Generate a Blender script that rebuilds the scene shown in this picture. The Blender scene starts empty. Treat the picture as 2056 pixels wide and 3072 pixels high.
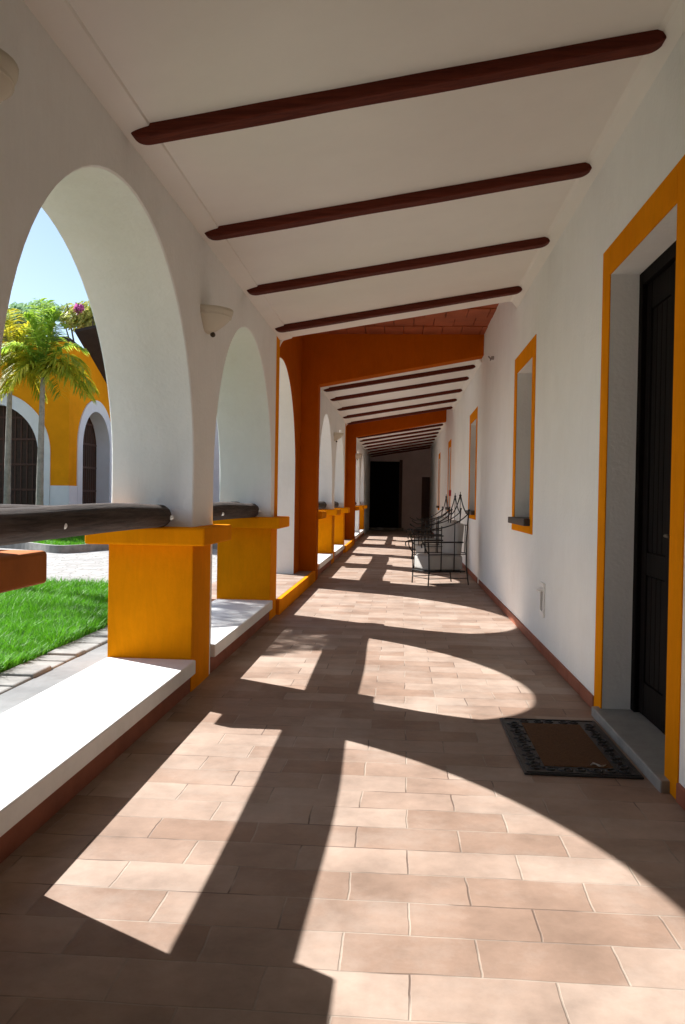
import bpy, bmesh, math, random
from mathutils import Vector, Matrix
random.seed(7)
sc = bpy.context.scene
COL = sc.collection
R_ = math.radians

# ------------------------------------------------------------------ materials
def new_mat(name):
    m = bpy.data.materials.new(name); m.use_nodes = True
    nt = m.node_tree; b = nt.nodes['Principled BSDF']
    return m, nt, b

def rough_mat(name, col, var=0.12, scale=3.0, rough=0.85, bump=0.15, bscale=60., stain=None, stain_amt=0.0, spec=0.3, scuff=None, scuff_amt=.5, brush=0.0):
    m, nt, b = new_mat(name); N = nt.nodes; L = nt.links
    tc = N.new('ShaderNodeTexCoord')
    n1 = N.new('ShaderNodeTexNoise'); n1.inputs['Scale'].default_value = scale; n1.inputs['Detail'].default_value = 8; n1.inputs['Roughness'].default_value = .65
    L.new(tc.outputs['Object'], n1.inputs['Vector'])
    mr = N.new('ShaderNodeMapRange'); mr.inputs[1].default_value = .3; mr.inputs[2].default_value = .7
    mr.inputs[3].default_value = 1-var; mr.inputs[4].default_value = 1+var*.5
    L.new(n1.outputs['Fac'], mr.inputs[0])
    mx = N.new('ShaderNodeMix'); mx.data_type = 'RGBA'; mx.blend_type = 'MULTIPLY'; mx.inputs[0].default_value = 1
    mx.inputs[6].default_value = (*col, 1)
    L.new(mr.outputs[0], mx.inputs[7])
    out = mx.outputs[2]
    if stain:
        n3 = N.new('ShaderNodeTexNoise'); n3.inputs['Scale'].default_value = 1.7; n3.inputs['Detail'].default_value = 10; n3.inputs['Roughness'].default_value = .7
        L.new(tc.outputs['Object'], n3.inputs['Vector'])
        r3 = N.new('ShaderNodeMapRange'); r3.inputs[1].default_value = .52; r3.inputs[2].default_value = .72; r3.inputs[3].default_value = 0; r3.inputs[4].default_value = stain_amt
        L.new(n3.outputs['Fac'], r3.inputs[0])
        m3 = N.new('ShaderNodeMix'); m3.data_type = 'RGBA'; m3.inputs[7].default_value = (*stain, 1)
        L.new(r3.outputs[0], m3.inputs[0]); L.new(out, m3.inputs[6]); out = m3.outputs[2]
    if brush:
        mpb = N.new('ShaderNodeMapping'); mpb.inputs['Scale'].default_value = (9, 9, 1.6); L.new(tc.outputs['Object'], mpb.inputs['Vector'])
        nb = N.new('ShaderNodeTexNoise'); nb.inputs['Scale'].default_value = 2.4; nb.inputs['Detail'].default_value = 7; nb.inputs['Roughness'].default_value = .7; nb.inputs['Distortion'].default_value = 1.2
        L.new(mpb.outputs[0], nb.inputs['Vector'])
        rb = N.new('ShaderNodeMapRange'); rb.inputs[1].default_value = .3; rb.inputs[2].default_value = .7; rb.inputs[3].default_value = 1-brush; rb.inputs[4].default_value = 1+brush
        L.new(nb.outputs['Fac'], rb.inputs[0])
        mb_ = N.new('ShaderNodeMix'); mb_.data_type = 'RGBA'; mb_.blend_type = 'MULTIPLY'; mb_.inputs[0].default_value = 1
        L.new(out, mb_.inputs[6]); L.new(rb.outputs[0], mb_.inputs[7]); out = mb_.outputs[2]
    if scuff:
        ns = N.new('ShaderNodeTexNoise'); ns.inputs['Scale'].default_value = 11; ns.inputs['Detail'].default_value = 12; ns.inputs['Roughness'].default_value = .75; ns.inputs['Distortion'].default_value = .8
        L.new(tc.outputs['Object'], ns.inputs['Vector'])
        rs = N.new('ShaderNodeMapRange'); rs.inputs[1].default_value = .64; rs.inputs[2].default_value = .70; rs.inputs[3].default_value = 0; rs.inputs[4].default_value = scuff_amt
        L.new(ns.outputs['Fac'], rs.inputs[0])
        msx = N.new('ShaderNodeMix'); msx.data_type = 'RGBA'; msx.inputs[7].default_value = (*scuff, 1)
        L.new(rs.outputs[0], msx.inputs[0]); L.new(out, msx.inputs[6]); out = msx.outputs[2]
    L.new(out, b.inputs['Base Color'])
    b.inputs['Roughness'].default_value = rough
    b.inputs['Specular IOR Level'].default_value = spec
    if bump:
        n2 = N.new('ShaderNodeTexNoise'); n2.inputs['Scale'].default_value = bscale; n2.inputs['Detail'].default_value = 6
        L.new(tc.outputs['Object'], n2.inputs['Vector'])
        n4 = N.new('ShaderNodeTexNoise'); n4.inputs['Scale'].default_value = 2.2; n4.inputs['Detail'].default_value = 3
        L.new(tc.outputs['Object'], n4.inputs['Vector'])
        ad = N.new('ShaderNodeMath'); ad.operation = 'MULTIPLY_ADD'; ad.inputs[1].default_value = 4.0
        L.new(n4.outputs['Fac'], ad.inputs[0]); L.new(n2.outputs['Fac'], ad.inputs[2])
        bp = N.new('ShaderNodeBump'); bp.inputs['Strength'].default_value = bump; bp.inputs['Distance'].default_value = .01
        L.new(ad.outputs[0], bp.inputs['Height']); L.new(bp.outputs[0], b.inputs['Normal'])
    return m

M = {}
M['white'] = rough_mat('white stucco', (.875, .865, .835), .05, 1.4, .95, .34, 45, (.80, .775, .73), .45, spec=.08, scuff=(.70, .675, .63), scuff_amt=.25, brush=.02)
M['ceil'] = rough_mat('white ceiling plaster', (.825, .785, .725), .05, 1.2, .95, .12, 30, spec=.08)
M['slab'] = rough_mat('pale kerb slab', (.80, .79, .77), .08, 6, .7, .12, 70, (.62, .60, .57), .35)
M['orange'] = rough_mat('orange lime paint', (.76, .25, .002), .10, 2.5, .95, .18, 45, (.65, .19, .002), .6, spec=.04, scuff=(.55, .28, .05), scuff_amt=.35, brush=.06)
M['orange_shade'] = rough_mat('shade darkened orange paint', (.49, .105, .003), .10, 2.5, .95, .15, 45, (.38, .075, .003), .6, spec=.04, scuff=(.42, .15, .03), scuff_amt=.3, brush=.06)  # same orange paint, with low light put into a darker colour
M['orange_far'] = rough_mat('ochre facade paint', (.80, .31, .010), .14, 1.2, .95, .1, 25, (.62, .24, .008), .5, spec=.04)
M['terra_skirt'] = rough_mat('terracotta skirting', (.30, .095, .05), .25, 5, .7, .1, 60)
M['stone'] = rough_mat('grey stone sill', (.30, .29, .27), .2, 9, .6, .08, 90)
M['darkstone'] = rough_mat('dark slate sill', (.05, .045, .04), .25, 12, .5, .08, 90)
M['iron'] = rough_mat('wrought iron', (.02, .018, .016), .3, 25, .5, .15, 120)
M['cushion'] = rough_mat('linen cushion', (.44, .42, .385), .08, 6, .95, .35, 220)
M['ceramic'] = rough_mat('cream ceramic', (.66, .60, .48), .06, 5, .7, .06, 60)
M['brass'] = rough_mat('dark brass', (.07, .05, .03), .3, 30, .4, .0)
M['rubber'] = rough_mat('black rubber', (.018, .019, .022), .3, 25, .55, .35, 90, spec=.5)
M['coir'] = rough_mat('brown coir', (.12, .055, .02), .35, 90, 1., .6, 260)
M['plastic'] = rough_mat('white plastic', (.86, .84, .80), .03, 3, .4, .0)
M['grille'] = rough_mat('grey grille', (.34, .32, .30), .1, 8, .6, .0)
M['red'] = rough_mat('red enamel', (.45, .03, .02), .1, 9, .4, .0)
M['kerb'] = rough_mat('grey concrete kerb', (.27, .26, .24), .4, 5, .9, .2, 40)
M['paving'] = rough_mat('pale stone paving', (.22, .22, .215), .3, 2.2, .9, .4, 18, (.15, .145, .135), .7)
M['soil'] = rough_mat('lawn soil', (.03, .075, .012), .35, 4, .95, .3, 40)
M['ground'] = rough_mat('ground', (.25, .23, .19), .25, .3, .95, .2, 10)
M['endpaint'] = rough_mat('dim brown paint', (.62, .50, .48), .12, 2, .95, .12, 40, spec=.05)
M['roof'] = rough_mat('dark roof tiles', (.045, .033, .03), .3, 3, .85, .3, 14)
M['trim'] = rough_mat('white arch trim', (.74, .75, .77), .08, 2, .9, .1, 30)
M['gatewood'] = rough_mat('dark gate wood', (.045, .024, .014), .4, 6, .7, .2, 30)
M['cap_shade'] = rough_mat('shade darkened cap paint', (.40, .12, .02), .2, 4, .9, .2, 40)  # nearest pier cap: its weaker light painted in as a darker orange
M['trunk'] = rough_mat('palm trunk', (.30, .27, .23), .35, 7, .95, .4, 25)
M['bark'] = rough_mat('bark', (.12, .09, .06), .3, 8, .95, .4, 25)
M['pot'] = rough_mat('dark clay pot', (.06, .04, .03), .2, 8, .8, .1, 40)

def wood_mat(name, c1, c2, axis='X', scale=8., rough=.6, stretch=14., bump=.25, spec=.3):
    m, nt, b = new_mat(name); N = nt.nodes; L = nt.links
    tc = N.new('ShaderNodeTexCoord'); mp = N.new('ShaderNodeMapping')
    s = [stretch, stretch, stretch]; s['XYZ'.index(axis)] = .9
    mp.inputs['Scale'].default_value = s
    L.new(tc.outputs['Object'], mp.inputs['Vector'])
    n = N.new('ShaderNodeTexNoise'); n.inputs['Scale'].default_value = scale*.35; n.inputs['Detail'].default_value = 9; n.inputs['Roughness'].default_value = .7; n.inputs['Distortion'].default_value = .5
    L.new(mp.outputs[0], n.inputs['Vector'])
    cr = N.new('ShaderNodeValToRGB'); cr.color_ramp.elements[0].position = .32; cr.color_ramp.elements[1].position = .72
    cr.color_ramp.elements[0].color = (*c1, 1); cr.color_ramp.elements[1].color = (*c2, 1)
    L.new(n.outputs['Fac'], cr.inputs[0]); L.new(cr.outputs[0], b.inputs['Base Color'])
    b.inputs['Roughness'].default_value = rough; b.inputs['Specular IOR Level'].default_value = spec
    bp = N.new('ShaderNodeBump'); bp.inputs['Strength'].default_value = bump; bp.inputs['Distance'].default_value = .01
    L.new(n.outputs['Fac'], bp.inputs['Height']); L.new(bp.outputs[0], b.inputs['Normal'])
    return m
M['beam'] = wood_mat('mahogany beam', (.065, .013, .008), (.16, .034, .018), 'X', 8, .75, spec=.12)
M['log'] = wood_mat('weathered log', (.012, .007, .006), (.10, .070, .055), 'Y', 9, .85, 16., 1.0)
M['doorwood'] = wood_mat('black brown door wood', (.003, .002, .002), (.009, .006, .005), 'Z', 8, .7, spec=.06)
M['shutter'] = wood_mat('brown shutter wood', (.05, .018, .010), (.09, .035, .018), 'Z', 8, .5)

def floor_mat():
    m, nt, b = new_mat('terracotta floor tiles'); N = nt.nodes; L = nt.links
    tc = N.new('ShaderNodeTexCoord')
    wob = N.new('ShaderNodeTexNoise'); wob.inputs['Scale'].default_value = 5.; wob.inputs['Detail'].default_value = 4
    L.new(tc.outputs['Object'], wob.inputs['Vector'])
    vs = N.new('ShaderNodeVectorMath'); vs.operation = 'SUBTRACT'; vs.inputs[1].default_value = (.5, .5, .5)
    L.new(wob.outputs['Color'], vs.inputs[0])
    va = N.new('ShaderNodeVectorMath'); va.operation = 'MULTIPLY_ADD'; va.inputs[1].default_value = (.022, .016, 0)
    L.new(vs.outputs[0], va.inputs[0])
    mp = N.new('ShaderNodeMapping'); mp.inputs['Location'].default_value = (.1405, -2.281, 0)
    L.new(tc.outputs['Object'], mp.inputs['Vector']); L.new(mp.outputs[0], va.inputs[2])
    br = N.new('ShaderNodeTexBrick'); br.offset = .5; br.offset_frequency = 2
    br.inputs['Scale'].default_value = 1; br.inputs['Brick Width'].default_value = .365; br.inputs['Row Height'].default_value = .1873
    br.inputs['Mortar Size'].default_value = .0038; br.inputs['Mortar Smooth'].default_value = .6; br.inputs['Bias'].default_value = 0
    br.inputs['Color1'].default_value = (.270, .176, .127, 1); br.inputs['Color2'].default_value = (.385, .288, .228, 1)
    br.inputs['Mortar'].default_value = (.335, .265, .21, 1)
    L.new(va.outputs[0], br.inputs['Vector'])
    n = N.new('ShaderNodeTexNoise'); n.inputs['Scale'].default_value = 3.3; n.inputs['Detail'].default_value = 10; n.inputs['Roughness'].default_value = .7
    L.new(tc.outputs['Object'], n.inputs['Vector'])
    mr = N.new('ShaderNodeMapRange'); mr.inputs[1].default_value = .3; mr.inputs[2].default_value = .7; mr.inputs[3].default_value = .68; mr.inputs[4].default_value = 1.16
    L.new(n.outputs['Fac'], mr.inputs[0])
    mx = N.new('ShaderNodeMix'); mx.data_type = 'RGBA'; mx.blend_type = 'MULTIPLY'; mx.inputs[0].default_value = 1
    L.new(br.outputs['Color'], mx.inputs[6]); L.new(mr.outputs[0], mx.inputs[7])
    # pale dusty wear
    n2 = N.new('ShaderNodeTexNoise'); n2.inputs['Scale'].default_value = 1.6; n2.inputs['Detail'].default_value = 9; n2.inputs['Roughness'].default_value = .72
    L.new(tc.outputs['Object'], n2.inputs['Vector'])
    r2 = N.new('ShaderNodeMapRange'); r2.inputs[1].default_value = .48; r2.inputs[2].default_value = .75; r2.inputs[3].default_value = 0; r2.inputs[4].default_value = .5
    L.new(n2.outputs['Fac'], r2.inputs[0])
    m2 = N.new('ShaderNodeMix'); m2.data_type = 'RGBA'; m2.inputs[7].default_value = (.435, .37, .315, 1)
    L.new(r2.outputs[0], m2.inputs[0]); L.new(mx.outputs[2], m2.inputs[6])
    # dark gaps where the pointing has fallen out
    n3 = N.new('ShaderNodeTexNoise'); n3.inputs['Scale'].default_value = 2.3; n3.inputs['Detail'].default_value = 3
    L.new(tc.outputs['Object'], n3.inputs['Vector'])
    r3 = N.new('ShaderNodeMapRange'); r3.inputs[1].default_value = .50; r3.inputs[2].default_value = .58; r3.inputs[3].default_value = 0; r3.inputs[4].default_value = .8
    L.new(n3.outputs['Fac'], r3.inputs[0])
    mu = N.new('ShaderNodeMath'); mu.operation = 'MULTIPLY'
    L.new(r3.outputs[0], mu.inputs[0]); L.new(br.outputs['Fac'], mu.inputs[1])
    m3 = N.new('ShaderNodeMix'); m3.data_type = 'RGBA'; m3.inputs[7].default_value = (.10, .06, .045, 1)
    L.new(mu.outputs[0], m3.inputs[0]); L.new(m2.outputs[2], m3.inputs[6])
    L.new(m3.outputs[2], b.inputs['Base Color'])
    n7 = N.new('ShaderNodeTexNoise'); n7.inputs['Scale'].default_value = 14; n7.inputs['Detail'].default_value = 12; n7.inputs['Roughness'].default_value = .8; n7.inputs['Distortion'].default_value = 1.5
    L.new(tc.outputs['Object'], n7.inputs['Vector'])
    r7 = N.new('ShaderNodeMapRange'); r7.inputs[1].default_value = .62; r7.inputs[2].default_value = .74; r7.inputs[3].default_value = 0; r7.inputs[4].default_value = .45
    L.new(n7.outputs['Fac'], r7.inputs[0])
    m7 = N.new('ShaderNodeMix'); m7.data_type = 'RGBA'; m7.inputs[7].default_value = (.20, .12, .09, 1)
    L.new(r7.outputs[0], m7.inputs[0]); L.new(m3.outputs[2], m7.inputs[6]); L.new(m7.outputs[2], b.inputs['Base Color'])
    b.inputs['Specular IOR Level'].default_value = .16
    rr = N.new('ShaderNodeMapRange'); rr.inputs[3].default_value = .42; rr.inputs[4].default_value = .75
    L.new(n.outputs['Fac'], rr.inputs[0]); L.new(rr.outputs[0], b.inputs['Roughness'])
    iv = N.new('ShaderNodeMath'); iv.operation = 'MULTIPLY_ADD'; iv.inputs[1].default_value = -1.
    n5 = N.new('ShaderNodeTexNoise'); n5.inputs['Scale'].default_value = 30; n5.inputs['Detail'].default_value = 5
    L.new(tc.outputs['Object'], n5.inputs['Vector'])
    s5 = N.new('ShaderNodeMath'); s5.operation = 'MULTIPLY'; s5.inputs[1].default_value = .35
    L.new(n5.outputs['Fac'], s5.inputs[0])
    L.new(br.outputs['Fac'], iv.inputs[0]); L.new(s5.outputs[0], iv.inputs[2])
    bp = N.new('ShaderNodeBump'); bp.inputs['Strength'].default_value = .45; bp.inputs['Distance'].default_value = .004
    L.new(iv.outputs[0], bp.inputs['Height']); L.new(bp.outputs[0], b.inputs['Normal'])
    return m
M['floor'] = floor_mat()

def cobble_mat():
    m, nt, b = new_mat('pale stone setts'); N = nt.nodes; L = nt.links
    tc = N.new('ShaderNodeTexCoord')
    v = N.new('ShaderNodeTexVoronoi'); v.feature = 'DISTANCE_TO_EDGE'; v.inputs['Scale'].default_value = 5.5
    v2 = N.new('ShaderNodeTexVoronoi'); v2.inputs['Scale'].default_value = 5.5
    L.new(tc.outputs['Object'], v.inputs['Vector']); L.new(tc.outputs['Object'], v2.inputs['Vector'])
    cr = N.new('ShaderNodeValToRGB'); cr.color_ramp.elements[0].position = .02; cr.color_ramp.elements[1].position = .07
    cr.color_ramp.elements[0].color = (.17, .16, .145, 1); cr.color_ramp.elements[1].color = (.31, .30, .285, 1)
    L.new(v.outputs['Distance'], cr.inputs[0])
    bw = N.new('ShaderNodeRGBToBW'); L.new(v2.outputs['Color'], bw.inputs[0])
    mr = N.new('ShaderNodeMapRange'); mr.inputs[3].default_value = .75; mr.inputs[4].default_value = 1.12; L.new(bw.outputs[0], mr.inputs[0])
    mx = N.new('ShaderNodeMix'); mx.data_type = 'RGBA'; mx.blend_type = 'MULTIPLY'; mx.inputs[0].default_value = 1
    L.new(cr.outputs[0], mx.inputs[6]); L.new(mr.outputs[0], mx.inputs[7]); L.new(mx.outputs[2], b.inputs['Base Color'])
    b.inputs['Roughness'].default_value = .9
    bp = N.new('ShaderNodeBump'); bp.inputs['Strength'].default_value = .6; bp.inputs['Distance'].default_value = .02
    L.new(cr.outputs[0], bp.inputs['Height']); L.new(bp.outputs[0], b.inputs['Normal'])
    return m
M['setts'] = cobble_mat()

def leaf_mat(name, c1, c2, scale=2.5, trans=.35):
    m, nt, b = new_mat(name); N = nt.nodes; L = nt.links
    g = N.new('ShaderNodeNewGeometry')
    cr = N.new('ShaderNodeValToRGB'); cr.color_ramp.elements[0].color = (*c1, 1); cr.color_ramp.elements[1].color = (*c2, 1)
    L.new(g.outputs['Random Per Island'], cr.inputs[0]); L.new(cr.outputs[0], b.inputs['Base Color'])
    b.inputs['Roughness'].default_value = .55
    t = N.new('ShaderNodeBsdfTranslucent'); L.new(cr.outputs[0], t.inputs[0])
    ms = N.new('ShaderNodeMixShader'); ms.inputs[0].default_value = trans
    L.new(b.outputs[0], ms.inputs[1]); L.new(t.outputs[0], ms.inputs[2])
    L.new(ms.outputs[0], N['Material Output'].inputs['Surface'])
    return m
M['palm_y'] = leaf_mat('yellow green palm leaf', (.30, .36, .015), (.72, .62, .05), trans=.55)
M['palm_g'] = leaf_mat('green palm leaf', (.20, .38, .03), (.56, .70, .10), trans=.55)
M['grass'] = leaf_mat('lawn grass', (.045, .20, .006), (.15, .42, .018), trans=.4)
M['leaf_a'] = leaf_mat('yellowish leaves', (.24, .32, .05), (.60, .55, .16))
M['leaf_b'] = leaf_mat('grey green leaves', (.18, .34, .18), (.40, .55, .30))
M['leaf_d'] = leaf_mat('dark leaves', (.012, .025, .008), (.03, .055, .015), trans=.2)
M['pink'] = leaf_mat('magenta bracts', (.45, .06, .30), (.62, .18, .45))

def tile_ceiling_mat():
    return rough_mat('terracotta roof boards', (.36, .085, .03), .3, 3, .8, .15, 40)
M['tileboard'] = tile_ceiling_mat()
M['mat_edge'] = M['rubber']

# ------------------------------------------------------------------ mesh helpers
class MB:
    def __init__(s): s.bm = bmesh.new()
    def quad(s, pts, smooth=False):
        f = s.bm.faces.new([s.bm.verts.new(p) for p in pts]); f.smooth = smooth; return f
    def box(s, x0, x1, y0, y1, z0, z1, bev=0.0, seg=2):
        t = bmesh.new()
        bmesh.ops.create_cube(t, size=1)
        for v in t.verts:
            v.co = Vector(((x0+x1)/2+v.co.x*(x1-x0), (y0+y1)/2+v.co.y*(y1-y0), (z0+z1)/2+v.co.z*(z1-z0)))
        if bev: bmesh.ops.bevel(t, geom=t.edges[:], offset=bev, segments=seg, affect='EDGES', profile=.5)
        s.merge(t)
    def merge(s, t, mat=None):
        if mat: t.transform(mat)
        me = bpy.data.meshes.new('tmp'); t.to_mesh(me); t.free(); s.bm.from_mesh(me); bpy.data.meshes.remove(me)
    def prism(s, pts, axis, a, b, bev=0.0):
        """closed polygon pts (2D) extruded along axis from a to b"""
        def P(p, h):
            return {'x': (h, p[0], p[1]), 'y': (p[0], h, p[1]), 'z': (p[0], p[1], h)}[axis]
        t = bmesh.new()
        va = [t.verts.new(P(p, a)) for p in pts]; vb = [t.verts.new(P(p, b)) for p in pts]
        t.faces.new(va); t.faces.new(vb[::-1])
        n = len(pts)
        for i in range(n): t.faces.new((va[i], vb[i], vb[(i+1) % n], va[(i+1) % n]))
        bmesh.ops.recalc_face_normals(t, faces=t.faces[:])
        if bev: bmesh.ops.bevel(t, geom=t.edges[:], offset=bev, segments=2, affect='EDGES', profile=.5)
        s.merge(t)
    def tube(s, pts, r, n=8, cap=True, smooth=True):
        pts = [Vector(p) for p in pts]; rs = r if isinstance(r, (list, tuple)) else [r]*len(pts)
        rings = []; up = None
        for i, p in enumerate(pts):
            d = (pts[min(i+1, len(pts)-1)]-pts[max(i-1, 0)]).normalized()
            if up is None: up = d.orthogonal().normalized()
            u = (up-d*up.dot(d))
            u = u.normalized() if u.length > 1e-5 else d.orthogonal().normalized()
            up = u; w = d.cross(u)
            rings.append([s.bm.verts.new(p+(u*math.cos(2*math.pi*k/n)+w*math.sin(2*math.pi*k/n))*rs[i]) for k in range(n)])
        for a, b in zip(rings, rings[1:]):
            for k in range(n):
                f = s.bm.faces.new((a[k], a[(k+1) % n], b[(k+1) % n], b[k])); f.smooth = smooth
        if cap:
            s.bm.faces.new(rings[0][::-1]); s.bm.faces.new(rings[-1])
    def lathe(s, prof, c, n=20, a0=0, a1=2*math.pi, axis='z'):
        c = Vector(c); rows = []
        full = abs(a1-a0-2*math.pi) < 1e-6; cnt = n if full else n+1
        for r, h in prof:
            rows.append([s.bm.verts.new(c+Vector((r*math.cos(a0+(a1-a0)*k/n), r*math.sin(a0+(a1-a0)*k/n), h))) for k in range(cnt)])
        for a, b in zip(rows, rows[1:]):
            for k in range(n):
                k2 = (k+1) % cnt
                f = s.bm.faces.new((a[k], a[k2], b[k2], b[k])); f.smooth = True
    def build(s, name, mat, parent=None, fixn=False, loc=None):
        if fixn: bmesh.ops.recalc_face_normals(s.bm, faces=s.bm.faces[:])
        me = bpy.data.meshes.new(name); s.bm.to_mesh(me); s.bm.free()
        me.materials.append(mat)
        o = bpy.data.objects.new(name, me); COL.objects.link(o)
        if parent: o.parent = parent; o.matrix_parent_inverse = parent.matrix_basis.inverted()
        return o

def empty(name, loc, label, cat, group=None):
    o = bpy.data.objects.new(name, None); COL.objects.link(o); o.location = loc; o.empty_display_size = .1
    return tag(o, label, cat, group)
def tag(o, label, cat, group=None):
    o['label'] = label; o['category'] = cat
    if 'kind' not in o: o['kind'] = 'thing'
    if group: o['group'] = group
    return o
def struct(o): o['kind'] = 'structure'; return o
def origin_to(o, p):
    p = Vector(p); o.data.transform(Matrix.Translation(-p)); o.location = p; return o
def copy_tree(src, loc, rz=0.0):
    c = src.copy(); COL.objects.link(c); c.location = loc; c.rotation_euler = (0, 0, rz)
    for ch in src.children:
        k = ch.copy(); COL.objects.link(k); k.parent = c; k.matrix_parent_inverse = ch.matrix_parent_inverse.copy()
        for g in ch.children:
            h = g.copy(); COL.objects.link(h); h.parent = k; h.matrix_parent_inverse = g.matrix_parent_inverse.copy()
    return c

# ------------------------------------------------------------------ key dimensions (metres, camera at the origin, corridor runs along +Y)
XI, XO = -1.28, -1.80          # arcade wall, inner and outer face
XR = 1.14                      # house wall face
XB = -1.48                     # recessed wall of the orange bays
GZ = 0.10                      # courtyard level
def ceil_z(x, far=True): return (2.935 if far else 2.865)+.165*(x+1.25)
CB = .008                      # chamfer of plaster edges

def arch_pts(c, R, zc, n=40):
    return [(c-R*math.cos(math.pi*k/n), zc+R*math.sin(math.pi*k/n)) for k in range(n+1)]

def wall_section(mb, xi, xo, y0, y1, z0, ztop, arches):
    """wall slab between y0,y1 with round arches cut right through; xi=inner, xo=outer face"""
    s = 1 if xi > xo else -1
    for x, flip in ((xi, False), (xo, True)):
        cur = y0
        def q(a, b, zl_a, zl_b):
            pts = [(x, a, zl_a), (x, b, zl_b), (x, b, ztop), (x, a, ztop)]
            mb.quad(pts[::-1] if (flip ^ (s < 0)) else pts)
        for (c, R, zc, zb) in arches:
            Rc = R+CB
            if c-Rc > cur: q(cur, c-Rc, z0, z0)
            P = arch_pts(c, Rc, zc)
            for a, b in zip(P, P[1:]): q(a[0], b[0], a[1], b[1])
            # the pieces of face beside nothing below spring are the opening
            cur = c+Rc
        if cur < y1: q(cur, y1, z0, z0)
    for (c, R, zc, zb) in arches:
        inner = [(c-R, zb)]+arch_pts(c, R, zc)+[(c+R, zb)]
        outer = [(c-R-CB, zb)]+arch_pts(c, R+CB, zc)+[(c+R+CB, zb)]
        xs = [(xi, outer), (xi-s*CB, inner), (xo+s*CB, inner), (xo, outer)]
        for (xa, pa), (xb, pb) in zip(xs, xs[1:]):
            va = [mb.bm.verts.new((xa, p[0], p[1])) for p in pa]; vb = [mb.bm.verts.new((xb, p[0], p[1])) for p in pb]
            for i in range(len(va)-1):
                f = mb.bm.faces.new((va[i], va[i+1], vb[i+1], vb[i])); f.smooth = True
    mb.quad([(xi, y0, z0), (xo, y0, z0), (xo, y0, ztop), (xi, y0, ztop)])
    mb.quad([(xi, y1, z0), (xi, y1, ztop), (xo, y1, ztop), (xo, y1, z0)])
    mb.quad([(xi, y0, ztop), (xi, y1, ztop), (xo, y1, ztop), (xo, y0, ztop)])

# ------------------------------------------------------------------ setting: ground, floor, ceiling
mb = MB(); mb.quad([(-400, -400, -.25), (400, -400, -.25), (400, 400, -.25), (-400, 400, -.25)])
struct(mb.build('ground', M['ground']))
mb = MB(); mb.box(-1.34, 1.5, -3.2, 34.2, -.12, 0)
struct(mb.build('floor', M['floor']))

# ceilings: sloping white plaster over the corridor, cove along both walls
def ceiling_piece(y0, y1, far=True):
    m = MB(); CZ = lambda x: ceil_z(x, far); zc = CZ(XI+.13); xl, xr = XO-.08, XR+.30
    prof = [(xl, CZ(xl)+.0), (XI-.02, CZ(XI-.02)), (XI-.02, zc-.052), (XI, zc-.047), (XI+.115, zc-.014), (XI+.120, zc-.002),
            (XI+.130, zc), (XR-.075, CZ(XR-.075)), (XR-.05, CZ(XR)-.02), (XR, CZ(XR)-.085), (XR+.02, CZ(XR)-.085), (XR+.02, CZ(XR+.02)), (xr, CZ(xr)),
            (xr, CZ(xr)+.2), (xl, CZ(xl)+.2)]
    m.prism(prof, 'y', y0, y1)
    return m
mbc = ceiling_piece(-3.2, 8.60, False)
t = ceiling_piece(12.36, 18.95)
me = bpy.data.meshes.new('t'); t.bm.to_mesh(me); mbc.bm.from_mesh(me); t.bm.free()
t = ceiling_piece(22.3, 34.2)
me = bpy.data.meshes.new('t'); t.bm.to_mesh(me); mbc.bm.from_mesh(me); t.bm.free()
# rounded haunches where the plaster ceiling stops at the bays
for y0, far in ((8.55, False), (18.81, True)):
    CZ = lambda x: ceil_z(x, far)
    pts = [(XB-.02, CZ(XI)+.05), (XB-.02, CZ(XI)-.15)]
    for k in range(9):
        a = math.pi/2*k/8
        pts.append((XI-.02+.12*(1-math.cos(a)), CZ(XI)-.15+(.15+.02)*math.sin(a)))
    pts += [(XI+.10, CZ(XI)+.05)]
    m2 = MB(); m2.prism(pts, 'y', y0, y0+.055)
    me = bpy.data.meshes.new('t'); m2.bm.to_mesh(me); mbc.bm.from_mesh(me); m2.bm.free()
struct(mbc.build('ceiling', M['ceil']))

# ------------------------------------------------------------------ arcade wall
arc = empty('arcade_wall', (XI, 5.2, 0), 'white and orange wall of round arches along the courtyard side of the corridor', 'wall')
A1 = (3.795, 1.25, 1.38, .9); A2 = (6.85, 1.265, 1.325, .9); A0 = (.72, 1.25, 1.38, .9)
mb = MB(); wall_section(mb, XI, XO, -3.2, 8.30, .0, 3.02, [(*A1[:3], .0), (*A2[:3], .0)])
mb.build('white_section', M['white'], arc, True)
mb = MB(); mb.box(XO, XI-.001, 8.302, 8.54, 0, 3.02, .006)
mb.build('orange_strip', M['orange'], arc)
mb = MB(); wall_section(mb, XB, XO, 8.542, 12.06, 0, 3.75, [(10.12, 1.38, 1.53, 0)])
mb.build('orange_bay', M['orange_shade'], arc, True)
# reveal of the bay arch is white: thin plaster lining
def lining(c, R, zc, x0, x1, name):
    m = MB(); R2 = R-.004
    P = [(c-R2, .0)]+arch_pts(c, R2, zc)+[(c+R2, .0)]
    va = [m.bm.verts.new((x0, p[0], p[1])) for p in P]; vb = [m.bm.verts.new((x1, p[0], p[1])) for p in P]
    for i in range(len(P)-1):
        f = m.bm.faces.new((va[i], va[i+1], vb[i+1], vb[i])); f.smooth = True
    o = m.build(name, M['white'], arc, True)
    return o
lining(10.12, 1.38, 1.53, XB-.006, XO+.006, 'arch_lining')
mb = MB(); wall_section(mb, XI, XO, 12.36, 18.55, 0, 3.02, [(14.02, 1.28, 1.35, 0), (17.12, 1.28, 1.35, 0)])
mb.build('white_section', M['white'], arc, True)
mb = MB(); mb.box(XO, XI-.001, 18.552, 18.80, 0, 3.02, .006)
mb.build('orange_strip', M['orange'], arc)
mb = MB(); wall_section(mb, XB, XO, 18.802, 22.0, 0, 3.75, [(20.25, 1.3, 1.5, 0)])
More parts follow.
